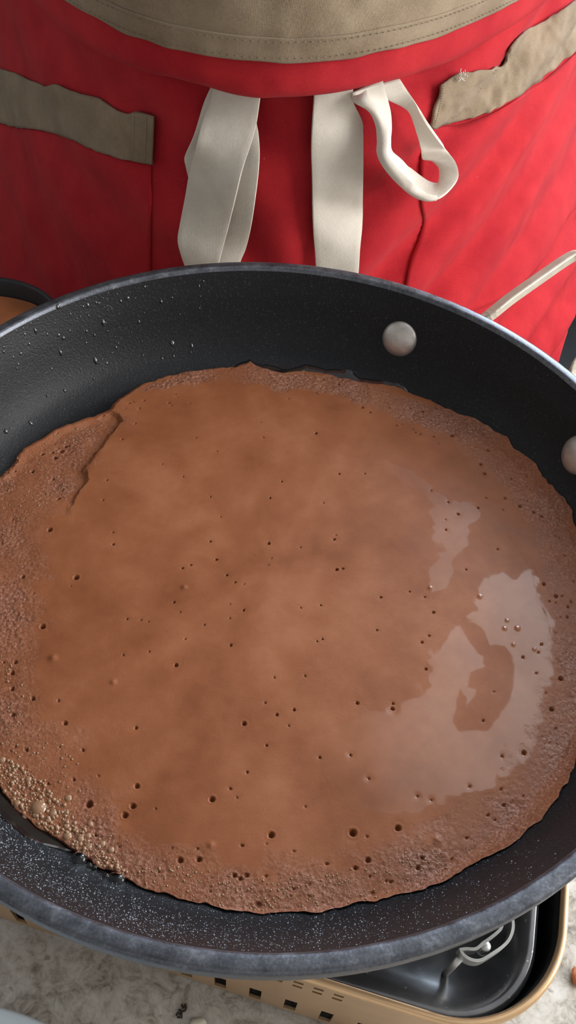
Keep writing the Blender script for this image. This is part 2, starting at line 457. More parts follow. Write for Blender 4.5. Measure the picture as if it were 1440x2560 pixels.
def wall_frame(th, z):
    r = float(wall_r(z)); e = 0.002
    t = np.array([float(wall_r(z + e) - wall_r(z - e)), 2 * e]); t /= np.linalg.norm(t)
    c, s = math.cos(th), math.sin(th)
    n = np.array([-t[1] * c, -t[1] * s, t[0]]); up = np.array([t[0] * c, t[0] * s, t[1]])
    return np.array([r * c, r * s, z]), n, up, np.cross(n, up)

def dome(c, n, u, v, ru, rv, h, rings=4, seg=12):
    V = [c + n * h]; F = []
    for i in range(1, rings + 1):
        a = i / rings * PI / 2
        for j in range(seg):
            b = 2 * PI * j / seg
            V.append(c + n * h * math.cos(a) + (u * ru * math.cos(b) + v * rv * math.sin(b)) * math.sin(a))
    for j in range(seg): F.append((0, 1 + j, 1 + (j + 1) % seg))
    for i in range(rings - 1):
        for j in range(seg):
            a = 1 + i * seg + j; b = 1 + i * seg + (j + 1) % seg
            F.append((a, a + seg, b + seg, b))
    return V, F

for px in ((997, 850), (1441, 1139)):
    z = -.027
    for _ in range(40):
        P = on_z([px], z)[0]; z += 0.3 * (np.interp(math.hypot(P[0], P[1]) + .0012, WALL[1:, 0], WALL[1:, 1]) - z)
    P = on_z([px], z)[0]
    c, n, u, v = wall_frame(math.atan2(P[1], P[0]), z)
    # flat-domed rivet head with a short rounded edge
    Vv, Ff = [c + n * .0036], []
    pr = [(.0035, .0035), (.0065, .0030), (.0088, .0021), (.0100, .0011), (.0104, .0002), (.0104, -.002)]
    for r_, h_ in pr:
        for j in range(40):
            b = 2 * PI * j / 40; Vv.append(c + n * h_ + (u * math.cos(b) + v * math.sin(b)) * r_)
    for j in range(40): Ff.append((0, 1 + j, 1 + (j + 1) % 40))
    for i in range(len(pr) - 1):
        for j in range(40):
            a = 1 + i * 40 + j; b = 1 + i * 40 + (j + 1) % 40; Ff.append((a, a + 40, b + 40, b))
    o = mk('rivet', Vv, Ff, M_RIVET, pan); o['label'] = 'round dull aluminium rivet head'

# loop handle on the back right, between the rivets
ah = math.radians(47); er = np.array([math.cos(ah), math.sin(ah), 0]); et = np.array([-math.sin(ah), math.cos(ah), 0])
hp = [(.1745, .062, -.032), (.184, .052, -.028), (.190, .040, -.019), (.1965, .0322, -.0095), (.212, .0302, -.0035), (.236, .0272, .0035),
      (.2555, .0246, .0088), (.2615, .0222, .0103), (.2638, .0150, .0112), (.2650, 0.0, .0116)]
hp = hp + [(a, -b * .90, c) for a, b, c in hp[-2::-1]]
path = resample(np.array([er * a + et * b + np.array([0, 0, c]) for a, b, c in hp]), 90)
sec = [(-.0050, -.0035), (.0042, -.0038), (.0056, -.0026), (.0056, .0006), (.0046, .0022), (-.0036, .0054), (-.0050, .0045)]
sec = [(-a * .66, b * .66) for a, b in sec]
V, F = sweep(path, sec); o = mk('loop_handle', V, F, M_HANDLE, pan, smooth=False, bevel=.0006); o['label'] = 'beige metal loop handle'

# fine oil droplets beaded on the wall at the back left
parts = []
for i in range(150):
    th = math.radians(rng.uniform(108, 172)); z = -rng.uniform(.004, .045)
    if rng.random() < 0.35: th = math.radians(rng.uniform(122, 160)); z = -rng.uniform(.001, .012)
    c, n, u, v = wall_frame(th, z); r_ = rng.choice([.0004, .0006, .0009, .0013], p=[.35, .35, .2, .1])
    parts.append(dome(c - n * r_ * .1, n, u, v, r_ * rng.uniform(.8, 2.0), r_ * rng.uniform(.6, 1.1), r_ * .75, 3, 8))
V, F = join(parts); o = mk('oil_droplets', V, F, M_DROP, pan); o['kind'] = 'stuff'

# tiny grease beads on the front wall, coloured pale blue-grey to imitate window haze
parts = []
for i in range(5200):
    th = math.radians(rng.triangular(184, 232, 312)); z = -.046 * rng.random() ** .8 + .001
    if z > -.004: continue
    c, n, u, v = wall_frame(th, z); r_ = rng.choice([.00017, .00026, .00040], p=[.62, .32, .06])
    parts.append(dome(c - n * r_ * .2, n, u, v, r_ * rng.uniform(.85, 1.2), r_, r_ * .8, 2, 6))
V, F = join(parts); o = mk('grease_haze_beads', V, F, M_HAZE_BEADS, pan); o['kind'] = 'stuff'

# ------------------------------------------------------------------ batter
def px_on_wall(px):
    lo_, hi_ = -.0500, -.002
    z = -.045
    for _ in range(60):
        P = on_z([px], z)[0]; z = z + 0.35 * (float(wall_z(math.hypot(P[0], P[1]))) - z)
    return on_z([px], z)[0]
outline = [(0, 1200), (25, 1170), (60, 1128), (100, 1102), (145, 1078), (200, 1055), (240, 1045), (272, 1030), (285, 1015), (350, 970), (400, 950), (450, 937), (540, 924), (590, 921),
           (625, 909), (655, 925), (700, 937), (760, 931), (850, 948), (900, 958), (1000, 975), (1050, 995), (1110, 1025), (1170, 1045), (1250, 1085), (1290, 1120), (1330, 1160), (1370, 1205), (1400, 1240), (1440, 1310),
           (1440, 1895), (1420, 1950), (1390, 2000), (1330, 2070), (1270, 2115), (1200, 2150), (1100, 2210), (1030, 2230), (960, 2245), (880, 2262), (800, 2280), (680, 2282), (500, 2260), (420, 2240), (330, 2210),
           (270, 2180), (220, 2150), (160, 2112), (100, 2075), (50, 2040), (20, 2000), (0, 1970)]
E_ = np.array([px_on_wall(p) for p in outline])
eth = np.arctan2(E_[:, 1], E_[:, 0]); er_ = np.hypot(E_[:, 0], E_[:, 1])
# the sides outside the picture continue evenly
for d_ in (168, 176, 184, 192, 200):
    eth = np.r_[eth, math.radians(d_ if d_ <= 180 else d_ - 360)]; er_ = np.r_[er_, 0.1575 + .0015 * math.sin(d_)]
o_ = np.argsort(eth); eth, er_ = eth[o_], er_[o_]
def edge_r(t):
    t = (np.asarray(t) + PI) % (2 * PI) - PI
    r = np.interp(t, np.r_[eth - 2 * PI, eth, eth + 2 * PI], np.r_[er_, er_, er_])
    return r + .0007 * vnoise(t * 22 + 50, t * 0 + 3) + .0004 * vnoise(t * 60 + 90, t * 0 + 8)
LEVEL = -.0452
NR, NT = 430, 1560
fr = (np.arange(1, NR + 1) / NR); FRX = np.r_[0, fr ** .9 * .25 + .75 * (1 - (1 - fr) ** 1.15)]; fr = FRX[1:]
tt = np.linspace(-PI, PI, NT, endpoint=False)
Re = edge_r(tt)
Rg = fr[:, None] * Re[None, :]; X = Rg * np.cos(tt); Y = Rg * np.sin(tt)
D = Re[None, :] - Rg                                        # distance to the edge
def plane_xy(px): return on_z(px, LEVEL)[:, :2]
def poly_mask(px, soft, jit=0.0):
    """soft mask of a hand-placed patch on the batter, given by its outline"""
    P = plane_xy(px); jx = X + jit * vnoise(X * 160, Y * 160) + jit * .5 * vnoise(X * 420 + 9, Y * 420); jy = Y + jit * vnoise(X * 160 + 70, Y * 160 + 30) + jit * .5 * vnoise(X * 420 + 40, Y * 420 + 7)
    if soft <= 0: return inside(P, jx, jy).astype(float)
    acc = np.zeros_like(X)
    for k in range(6):
        a = 2 * PI * k / 6; acc += inside(P, jx + soft * math.cos(a), jy + soft * math.sin(a)) + 0.0
    return acc / 6
# foam: where the batter is full of small bubbles
foam = 0.75 * poly_mask([(-700, 1150), (0, 1195), (60, 1130), (150, 1075), (272, 1030), (292, 1045), (272, 1095), (225, 1150), (205, 1180), (150, 1260), (95, 1330), (80, 1500), (90, 1620), (70, 1740), (130, 1830), (190, 1900), (250, 1990), (330, 2110), (460, 2160), (620, 2190), (820, 2190),
                   (1000, 2140), (1150, 2080), (1250, 2000), (1310, 1900), (1370, 1800), (1385, 1600), (1370, 1480), (1500, 1500), (1600, 1900), (1400, 2300), (700, 2400), (0, 2300), (-800, 2000)], .006, .006)
foam = np.maximum(foam, 0.85 * poly_mask([(345, 975), (450, 930), (625, 900), (700, 930), (850, 940), (1110, 1020), (1250, 1080), (1400, 1230), (1500, 1500), (1380, 1500), (1330, 1330), (1250, 1200), (1120, 1090), (980, 1040), (900, 1010), (860, 985), (760, 972), (690, 978), (640, 960), (560, 952), (470, 962), (400, 975)], .0012, .002))
foam = np.maximum(foam, sstep(.45, 1, poly_mask([(-60, 1900), (40, 1900), (110, 1960), (160, 2010), (215, 2070), (260, 2120), (330, 2190), (330, 2240), (100, 2120), (-60, 2020)], .004, .004)))
foam = foam * (0.75 + 0.5 * vnoise(X * 55, Y * 55)); foam = np.clip(foam, 0, 1)
# wet, still liquid, smooth batter
wet = poly_mask([(1215, 1445), (1260, 1432), (1290, 1445), (1325, 1412), (1345, 1440), (1358, 1500), (1380, 1545), (1385, 1600), (1370, 1690), (1372, 1760), (1345, 1835), (1300, 1900), (1210, 1970), (1120, 2010), (980, 2040), (860, 2010), (800, 1930), (770, 1850), (850, 1825), (890, 1790), (905, 1765), (960, 1790), (1000, 1762), (1040, 1740), (1068, 1705), (1060, 1690), (1075, 1650), (1105, 1600), (1135, 1562), (1185, 1540), (1170, 1510), (1185, 1480)], .0008, .0030)
wet = np.maximum(wet, .85 * poly_mask([(940, 1150), (1010, 1165), (1080, 1215), (1125, 1255), (1190, 1262), (1195, 1300), (1178, 1340), (1160, 1385), (1138, 1420), (1128, 1470), (1105, 1495), (1070, 1490), (1075, 1440), (1100, 1370), (1075, 1310), (1085, 1260), (1000, 1200)], .0008, .003))
dry = poly_mask([(1140, 1555), (1180, 1555), (1200, 1570), (1218, 1600), (1225, 1618), (1262, 1615), (1278, 1640), (1280, 1720), (1265, 1760), (1232, 1805), (1215, 1825), (1150, 1828), (1132, 1795), (1145, 1745), (1152, 1722), (1168, 1745), (1165, 1770), (1190, 1745), (1192, 1722), (1172, 1715), (1176, 1685), (1215, 1668), (1210, 1640), (1196, 1632), (1165, 1585)], .0005, .0008)
wet = wet * (1 - dry)
wet = np.maximum(wet, .12 + .18 * sstep(-.12, .10, X - .3 * Y)) * (1 - .85 * foam)
# height
floor_film = .0007 + np.minimum(.0043, np.sqrt(np.maximum(D, 0) * .0042))
Zf = np.minimum(LEVEL, wall_z(Rg) + floor_film)
Z = np.maximum(Zf, wall_z(Rg) + .0007)
Z += .00022 * vnoise(X * 45, Y * 45) * sstep(0, .01, D)
Z += foam * (.00020 * vnoise(X * 620, Y * 620) + .0002 * vnoise(X * 1100 + 31, Y * 1100 + 8) + .00045 * vnoise(X * 140 + 5, Y * 140))
# step where the liquid batter folds over the older foam on the left
flap = poly_mask([(262, 1020), (292, 1035), (297, 1050), (275, 1080), (262, 1105), (225, 1150), (208, 1172), (218, 1195), (195, 1225), (175, 1265), (160, 1300), (60, 1330), (-100, 1350), (-200, 1200), (0, 1100)], .0010, .0012) * sstep(*(plane_xy([(170, 1310), (200, 1200)])[:, 1]), Y)
Z -= .0021 * flap * sstep(0.0, .008, D)
LX = plane_xy([(292, 1040), (290, 1060), (270, 1092), (228, 1150), (212, 1178), (214, 1192), (192, 1225), (176, 1262)])
LX = resample(LX, 60)
dl = np.full_like(X, 1.0)
sel = (X < LX[:, 0].max() + .01) & (X > LX[:, 0].min() - .01) & (Y > LX[:, 1].min() - .01) & (Y < LX[:, 1].max() + .01)
xs, ys = X[sel], Y[sel]
dl[sel] = np.sqrt(((xs[:, None] - LX[None, :, 0])**2 + (ys[:, None] - LX[None, :, 1])**2).min(1))
Z -= .0003 * np.exp(-(dl / .0010)**2)
foam = foam * (1 - .8 * np.exp(-(dl / .0015)**2))
# thin lip of raised crust along the upper right
LX = resample(plane_xy([(1190, 1262), (1225, 1300), (1270, 1330), (1300, 1370), (1335, 1430), (1350, 1490), (1370, 1540), (1385, 1600)]), 80)
dl = np.full_like(X, 1.0)
sel = (X > LX[:, 0].min() - .005) & (X < LX[:, 0].max() + .005) & (Y > LX[:, 1].min() - .005) & (Y < LX[:, 1].max() + .005)
xs, ys = X[sel] + .0008 * vnoise(X[sel] * 200, Y[sel] * 200), Y[sel]
dl[sel] = np.sqrt(((xs[:, None] - LX[None, :, 0])**2 + (ys[:, None] - LX[None, :, 1])**2).min(1))
Z += .00018 * np.exp(-(dl / .0012)**2) * (.6 + .8 * vnoise(X * 180, Y * 180))
# burst-bubble pits
pits = [(124, 1324, 1.7), (190, 1443, 1.8), (106, 1566, 1.7), (440, 1662, 1.3), (610, 1808, 1.4), (342, 1965, 1.4), (530, 1998, 1.6), (678, 2087, 1.7), (882, 2082, 2.0),
        (995, 2070, 1.7), (332, 2015, 1.5), (312, 2038, 1.6), (222, 2010, 2.0), (541, 1398, 1.0), (567, 1437, .9), (456, 1420, .9), (477, 1412, .8), (588, 1455, .8), (672, 1358, 1.2),
        (842, 1423, 1.2), (857, 1421, .9), (526, 1353, .9), (283, 1360, 1.0), (435, 1505, .9), (609, 1525, .9), (577, 1612, 1.0), (893, 1757, 1.1), (981, 1771, 1.2), (799, 1893, .9),
        (692, 1786, 1.0), (1084, 1530, 1.1), (952, 1493, .9), (806, 1597, .8), (1055, 1605, 1.0), (1065, 1672, 1.0), (57, 1442, 1.2), (38, 1655, 1.2), (30, 1682, 1.3), (30, 1722, 1.2),
        (82, 1747, 1.2), (32, 1787, 1.3), (163, 1808, 1.3), (340, 1819, 1.0), (207, 1875, .9), (65, 1875, 1.1), (422, 1007, .9), (348, 1020, .7), (338, 1058, .7), (1212, 1183, 1.1),
        (1310, 1882, 1.3), (1380, 1772, 1.4), (1402, 1697, 1.5), (152, 1121, 1.9), (137, 1137, 1.7), (163, 1109, 1.4), (129, 1124, 1.2), (104, 1129, 1.2), (79, 1172, 1.4), (145, 1243, 1.2), (131, 1190, 1.0),
        (848, 1184, .9), (675, 1245, .9), (735, 1774, 1.0), (790, 1082, 1.2), (836, 1348, 1.0), (942, 1575, .8), (1220, 2038, .8), (450, 2150, 1.5), (497, 2148, 1.4), (920, 2150, 1.5), (889, 2170, 1.2),
        (1045, 2170, 1.2), (1056, 2145, 1.1), (932, 2235, 1.3), (645, 2262, 1.5), (586, 2188, 1.2), (616, 2188, 1.2), (600, 2196, 1.1), (1260, 2013, 1.0), (1145, 1285, 1.0), (1120, 1255, .8),
        (1195, 1270, .9), (1300, 1265, 1.3), (1334, 1280, 1.2), (1354, 1290, 1.2), (1263, 1245, 1.0), (1360, 1460, 1.2), (1390, 1490, 1.3), (1084, 1090, .8), (1130, 1088, 1.4), (1202, 1160, 1.2),
        (1220, 1125, 1.1), (1300, 1080 + 60, 1.0), (906, 1018, 1.1), (880, 1000, .9), (925, 1030, 1.0), (846, 960, 1.0), (808, 948, .9), (1027, 1020, 1.0), (1056, 1028, 1.0), (1091, 1022, .9),
        (526, 1242, .7), (552, 1292, .6), (458, 1192, .7), (405, 1160, .6), (610, 1460, .6), (450, 1530, .6), (463, 1597, .6), (352, 1550, .6), (663, 1756, .7), (686, 1693, .7), (666, 1863, .8), (618, 1930, .8), (1043, 1990, .7), (1078, 2000, .7)]
for _ in range(210):
    a = rng.uniform(0, 2 * PI); q = rng.uniform(0, 1) ** .5
    if rng.random() < .6: q = rng.uniform(.80, .985)
    r_ = edge_r(a) * q
    pits.append((None, (r_ * math.cos(a), r_ * math.sin(a)), rng.uniform(.5, .85)))
for p in pits:
    if p[0] is None: cx, cy = p[1]; r_ = p[2] * 1e-3
    else: (cx, cy), r_ = plane_xy([p[:2]])[0], p[2] * 1e-3
    r_ *= .80
    sel = (np.abs(X - cx) < 4 * r_) & (np.abs(Y - cy) < 4 * r_)
    d = np.hypot(X[sel] - cx, Y[sel] - cy) / r_
    Z[sel] += -1.9 * r_ * (1 - sstep(.35, 1.0, d)) - .22 * r_ * np.exp(-(d / 2.2)**2) + .10 * r_ * np.exp(-((d - 1.25) / .35)**2)
# small raised blisters
for (bx_, by_, br) in ((132, 1645, 1.6), (1092, 2100, 1.6), (283, 1706, 1.2), (460, 1468, 1.2), (527, 2112, 1.2), (1075, 1470, 1.0), (1200, 1492, 1.1), (1268, 1552, .8), (1262, 1572, .9), (1294, 1572, 1.1), (1284, 1612, .8), (1336, 1624, .8)):
    (cx, cy) = plane_xy([(bx_, by_)])[0]; r_ = br * 1e-3
    sel = (np.abs(X - cx) < 3 * r_) & (np.abs(Y - cy) < 3 * r_)
    d = np.hypot(X[sel] - cx, Y[sel] - cy) / r_
    Z[sel] += .46 * r_ * np.exp(-d**2)
Z = np.maximum(Z, wall_z(Rg) + .0003)
V = np.vstack([[[0, 0, float(Z[0].mean())]], np.stack([X, Y, Z], -1).reshape(-1, 3)])
Fq = grid_faces(NR, NT, True) + 1
BASE = np.array([0, 0, -.05])
bat = thing('cocoa_batter', 'brown cocoa crepe batter spread over the black pan, pitted with bubbles', 'batter', BASE)
me = mesh_data('batter_layer', V - BASE, Fq, True)
hub = [(0, 1 + j, 1 + (j + 1) % NT) for j in range(NT)]
me2 = bpy.data.meshes.new('hub'); bmh = bmesh.new(); bmh.from_mesh(me); bmh.verts.ensure_lookup_table()
for f_ in hub: bmh.faces.new([bmh.verts[i] for i in f_]).smooth = True
bmh.to_mesh(me); bmh.free(); bpy.data.meshes.remove(me2)
for nm, arr in (('foam', foam), ('wet', wet)):
    a = me.attributes.new(nm, 'FLOAT', 'POINT'); a.data.foreach_set('value', np.r_[arr[0].mean(), arr.ravel()].astype(np.float32))
me.materials.append(M_BATTER)
o = bpy.data.objects.new('batter_layer', me); link(o, bat); ORG[o.name] = BASE

def batter_z(x, y):
    r = math.hypot(x, y); t = math.atan2(y, x); e = float(edge_r(t))
    i = min(NR - 1, int(np.searchsorted(fr, r / e))); j = int((t + PI) / (2 * PI) * NT) % NT
    return float(Z[i, j])
UPV, UX, UY = np.array([0, 0, 1.0]), np.array([1.0, 0, 0]), np.array([0, 1.0, 0])
# fine froth: countless tiny bubbles
parts = []
def froth(px, n, r0, r1):
    P = plane_xy(px); lo2, hi2 = P.min(0), P.max(0); k = 0
    while k < n:
        x, y = rng.uniform(lo2[0], hi2[0]), rng.uniform(lo2[1], hi2[1])
        if not inside(P, np.array([x]), np.array([y]))[0] or math.hypot(x, y) > edge_r(math.atan2(y, x)) - .0006: k += .2; continue
        k += 1; r_ = r0 + (r1 - r0) * rng.random() ** 3
        parts.append(dome(np.array([x, y, batter_z(x, y) - r_ * .25]), UPV, UX, UY, r_, r_, r_ * .9, 3, 7))
froth([(-40, 1890), (30, 1900), (110, 1960), (165, 2015), (215, 2075), (260, 2125), (335, 2195), (330, 2225), (215, 2150), (100, 2080), (0, 1985), (-40, 1950)], 1300, .0003, .0011)
froth([(-40, 1560), (60, 1700), (110, 1820), (200, 1900), (240, 2000), (340, 2130), (420, 2200), (330, 2200), (200, 2100), (60, 1960), (-40, 1900)], 420, .0003, .0007)
froth([(330, 2150), (480, 2165), (700, 2190), (900, 2170), (1100, 2100), (1130, 2180), (960, 2245), (700, 2285), (500, 2260), (340, 2210)], 620, .00025, .0006)
froth([(-30, 1180), (140, 1075), (260, 1050), (250, 1110), (150, 1220), (60, 1320), (0, 1400), (-30, 1500)], 420, .0003, .0006)
V, F = join(parts); o = mk('froth', V, F, M_BUBBLE, bat); o['kind'] = 'stuff'; o['label'] = 'froth of tiny shiny bubbles'
for (bx_, by_, br) in ((95, 2020, 4.4), (132, 2035, 2.2), (60, 2040, 2.0), (68, 2058, 1.9), (166, 2066, 1.7), (42, 2008, 2.0), (168, 2090, 2.4), (220, 2115, 2.0), (201, 2098, 1.9), (192, 2112, 1.7), (220, 2090, 1.6),
                       (170, 1995, 2.0), (255, 2110, 1.9), (277, 2125, 1.8), (225, 2060, 1.5), (70, 1948, 1.9), (5, 1900, 2.0), (120, 2050, 1.8)):
    x, y = plane_xy([(bx_, by_)])[0]; r_ = br * 1e-3
    V, F = dome(np.array([x, y, batter_z(x, y) - r_ * .2]), UPV, UX, UY, r_ * .8, r_ * .8, r_ * .48, 7, 20)
    mk('bubble', V, F, M_BUBBLE, bat)
for (bx_, by_, ru, rv) in ((199, 2148, 3.3, 3.0), (292, 2197, 3.6, 2.4), (235, 2168, 1.6, 1.5), (224, 2163, 1.2, 1.2), (265, 2190, 1.4, 1.3)):
    P = px_on_wall((bx_, by_)); c, n, u, v = wall_frame(math.atan2(P[1], P[0]), P[2])
    V, F = dome(c, n, v, u, ru * 1e-3, rv * 1e-3, rv * .9e-3, 7, 20)
    o = mk('bubble', V, F, M_OILBUB, bat); o['label'] = 'clear oil bubble'
# films of oil creeping out from under the batter
def film(a0, a1, wid, seedv):
    t = np.radians(np.linspace(a0, a1, 120)); k = np.linspace(0, 1, 12)
    e = edge_r(t) - .002; ends = np.sin(np.linspace(0, PI, 120)) ** .5
    wd = wid * ends * (1 + .35 * vnoise(t * 14 + seedv, t * 0)) + .0025
    # walk up the wall by arc length
    S = np.r_[0, np.cumsum(np.hypot(np.diff(WALL[:, 0]), np.diff(WALL[:, 1])))]
    s0 = np.interp(e, WALL[:, 0], S); ss = s0[None, :] + k[:, None] * wd[None, :]
    r = np.interp(ss, S, WALL[:, 0]); z = np.interp(ss, S, WALL[:, 1])
    h = .0007 * np.sqrt(np.maximum(0, 1 - k[:, None]**2)) + .00005
    V = np.stack([(r - h * .7) * np.cos(t), (r - h * .7) * np.sin(t), z + h * .7], -1).reshape(-1, 3)
    return V, grid_faces(12, 120)
for a0, a1, wd, sd in ((196, 246, .011, 3), (62, 104, .006, 21)):
    V, F = film(a0, a1, wd, sd); o = mk('oil_film', V, F, M_OILFILM, bat); o['label'] = 'thin film of clear oil on the pan wall'

# ------------------------------------------------------------------ portable gas stove
sa = math.radians(-11.0); su = np.array([math.cos(sa), math.sin(sa)]); sv = np.array([-math.sin(sa), math.cos(sa)])
SW, SD = .30, .27; SC = np.array([.125, -.1885]) - su * SW / 2 + sv * SD / 2
stove = thing('portable_stove', 'gold portable gas stove with rounded corners under the frying pan', 'stove', (SC[0], SC[1], COUNTER))
def rrect(w_, d_, r_, n=14, inset=0.0, side=1):
    hw, hd, rr = w_ / 2 - inset, d_ / 2 - inset, max(r_ - inset, .002); pts = []
    for cx, cy, a0 in ((hw - rr, -hd + rr, -90), (hw - rr, hd - rr, 0), (-hw + rr, hd - rr, 90), (-hw + rr, -hd + rr, 180)):
        for k in range(n + 1):
            a = math.radians(a0 + 90 * k / n); pts.append((cx + rr * math.cos(a), cy + rr * math.sin(a)))
    return np.array(pts)
def to_w(p, z): return np.c_[SC[0] + p[:, 0] * su[0] + p[:, 1] * sv[0], SC[1] + p[:, 0] * su[1] + p[:, 1] * sv[1], np.full(len(p), z)]
ST = -.077; RC = .046
# shell: front side is cut with square vents near the foot and small slots near the rim
per = rrect(SW, SD, RC)
hx = [float((on_z([(p_, q_)], -.1355)[0, :2] - SC) @ su) for p_, q_ in ((640, 2475), (728, 2502))]
hx = [hx[0] + (hx[1] - hx[0]) * k for k in range(-9, 6)]      # vents along the front, local x
sx = [float((on_z([(p_, q_)], ST - .012)[0, :2] - SC) @ su) for p_, q_ in ((745, 2462), (797, 2470))]
sx = [sx[0] + (sx[1] - sx[0]) * k for k in range(-4, 3)]      # slot pairs
sx = [min(max(v, -9), 9) for v in sx]
HW, SH = .0027, .0020
xs = sorted(set([round(float(v), 6) for h in hx for v in (h - HW, h + HW)] + [round(float(v), 6) for h in sx for v in (h - SH, h + SH)]))
xs = [v for v in xs if abs(v) < SW / 2 - RC - .002]
front = np.array([(v, -SD / 2) for v in xs])
outl = np.vstack([front, per])                   # per starts at the right end of the front side
zs = [COUNTER + .0005, COUNTER + .0055, COUNTER + .0240, ST - .0195, ST - .0165, ST - .0125, ST - .0095, ST]
n_o = len(outl); V = np.vstack([to_w(outl, z) for z in zs]); F = []
def is_in(a, b, lst, hw): return any(abs((a + b) / 2 - h) < hw for h in lst)
for i in range(len(zs) - 1):
    for j in range(n_o):
        j2 = (j + 1) % n_o
        if j < len(front) - 1:
            a, b = front[j, 0], front[j + 1, 0]
            if i == 1 and is_in(a, b, hx, HW): continue
            if i in (3, 5) and is_in(a, b, sx, SH): continue
        F.append((i * n_o + j, i * n_o + j2, (i + 1) * n_o + j2, (i + 1) * n_o + j))
mk('shell', V, F, M_GOLD, stove, smooth=False, thick=.0012)
per2 = rrect(SW, SD, RC, 20)
tube = [(.0018 * math.cos(a), .0018 * math.sin(a)) for a in np.linspace(0, 2 * PI, 12, endpoint=False)]
V, F = sweep(to_w(rrect(SW, SD, RC, 20, .0006), ST), tube, closed=True); mk('rolled_rim', V, F, M_GOLD, stove)
# black liner and floor of the well
rings = [(.0016, ST - .0008), (.0024, ST - .03), (.004, ST - .036)]
V = np.vstack([to_w(rrect(SW, SD, RC, 14, a), b) for a, b in rings]); nn = len(rrect(SW, SD, RC, 14))
F = [tuple(f) for f in grid_faces(3, nn, True)[:, ::-1]] + [tuple(2 * nn + k for k in range(nn))]
mk('liner', V, F, M_DARK, stove, thick=.0008)
# drip tray: a raised bright flange that falls to a dark well
TW, TD, TC = .270, .250, SC + su * .0060 - sv * .0085
def to_t(p, z): return np.c_[TC[0] + p[:, 0] * su[0] + p[:, 1] * sv[0], TC[1] + p[:, 0] * su[1] + p[:, 1] * sv[1], np.full(len(p), z)]
rings = [(.0016, ST - .034), (.0006, ST - .018), (.0000, ST - .0062), (.0006, ST - .0046), (.0020, ST - .0038), (.0045, ST - .0040), (.0085, ST - .0058), (.0125, ST - .0085), (.017, ST - .0112), (.023, ST - .0138), (.032, ST - .0160), (.048, ST - .0178), (.070, ST - .0188), (.095, ST - .0190)]
V = np.vstack([to_t(rrect(TW, TD, .036, 14, a), b) for a, b in rings])
F = [tuple(f) for f in grid_faces(len(rings), nn, True)[:, ::-1]] + [tuple((len(rings) - 1) * nn + k for k in range(nn))]
mk('drip_tray', V, F, M_TRAY, stove)
# burner
prof = [(.034, ST - .0185), (.034, ST - .009), (.030, ST - .005), (.012, ST - .004), (1e-4, ST - .004)]
V, F = lathe(prof, 48, (SC[0], SC[1], 0)); mk('burner', V, F[:, ::-1], M_SUPPORT, stove)
# pan supports: standing loops of steel strip, one at each corner, each on a small post
lp = plane = on_z([(1150, 2374), (1160, 2388), (1178, 2399), (1200, 2401), (1225, 2388), (1262, 2362), (1278, 2338), (1283, 2310), (1276, 2285)], -.0565)
li = on_z([(1276, 2285), (1262, 2283), (1257, 2302), (1252, 2322), (1235, 2338), (1208, 2358), (1190, 2372), (1165, 2372), (1150, 2374)], -.0565)
loop = resample(np.vstack([lp, li[1:-1]]), 60)
strip = [(-.00055, -.0065), (.00055, -.0065), (.00055, 0), (-.00055, 0)]
cen = np.array([SC[0], SC[1] , 0])
L0 = loop[:, :2] - SC                            # local, turned for the four corners
armx = np.array([[.030, -.040], [.060, -.085], [.085, -.122]])
for k, (mx, my) in enumerate(((1, 1), (-1, 1), (-1, -1), (1, -1))):
    def turn(p):
        q = np.c_[p @ su, p @ sv] * np.array([mx, my]); return np.c_[SC[0] + q[:, 0] * su[0] + q[:, 1] * sv[0], SC[1] + q[:, 0] * su[1] + q[:, 1] * sv[1]]
    lw = np.c_[turn(L0), np.full(len(L0), -.0562)]
    V1, F1 = sweep(lw, strip, closed=True)
    a0 = turn(np.array([[loop[30, 0] - SC[0], loop[30, 1] - SC[1]]]))[0]; a1 = SC + (a0 - SC) * .42
    apath = np.array([[*(a0 + (a1 - a0) * t), -.0552 + .0] for t in np.linspace(.04, 1, 8)])
    V2, F2 = sweep(apath, [(-.0009, -.009), (.0009, -.009), (.0009, 0), (-.0009, 0)])
    sup = mk('pan_support', *join([(V1, F1), (V2, F2)]), M_SUPPORT, stove, smooth=False)
    pp = turn(np.array([on_z([(1157, 2388)], -.0565)[0, :2] - SC]))[0]
    pv, pf = lathe([(.0001, ST - .019), (.0014, ST - .019), (.0014, -.0600), (.0001, -.0600)], 14, (pp[0], pp[1], 0))
    mk('post', pv, pf[:, ::-1], M_SUPPORT, sup)
    pp = turn(np.array([on_z([(1213, 2366)], -.0580)[0, :2] - SC]))[0]
    pv, pf = lathe([(.0001, -.064), (.0021, -.064), (.0021, -.0574), (.0017, -.0569), (.0001, -.0569)], 14, (pp[0], pp[1], 0))
    mk('stud', pv, pf[:, ::-1], M_SUPPORT, sup)

# ------------------------------------------------------------------ things on the counter
# small saucepan behind, on the left
sc2 = np.array([-.212, .197]); 
sp = thing('saucepan', 'small black saucepan with orange-brown batter behind the left pan rim', 'saucepan', (sc2[0], sc2[1], COUNTER))
prof = [(1e-4, -.146), (.044, -.146), (.049, -.140), (.0515, -.120), (.0535, -.0815), (.0545, -.0800), (.0562, -.0800), (.0568, -.0815), (.0545, -.122), (.052, -.1445), (.047, -.150), (1e-4, -.150)]
V, F = lathe(prof, 96, (sc2[0], sc2[1], 0)); mk('pot_body', V, F[:, ::-1], M_BOWLPAN, sp)
hpath = np.array([(sc2[0] - .052 - t * .12, sc2[1] + t * .01, -.092 + t * .012) for t in np.linspace(0, 1, 12)])
V, F = sweep(hpath, [(-.008, -.004), (.008, -.004), (.008, .003), (-.008, .003)]); mk('handle', V, F, M_BOWLPAN, sp, smooth=False, bevel=.002)
t_ = np.linspace(0, 2 * PI, 72, endpoint=False); rr = np.array([.001, .012, .024, .036, .045, .0500, .0522])
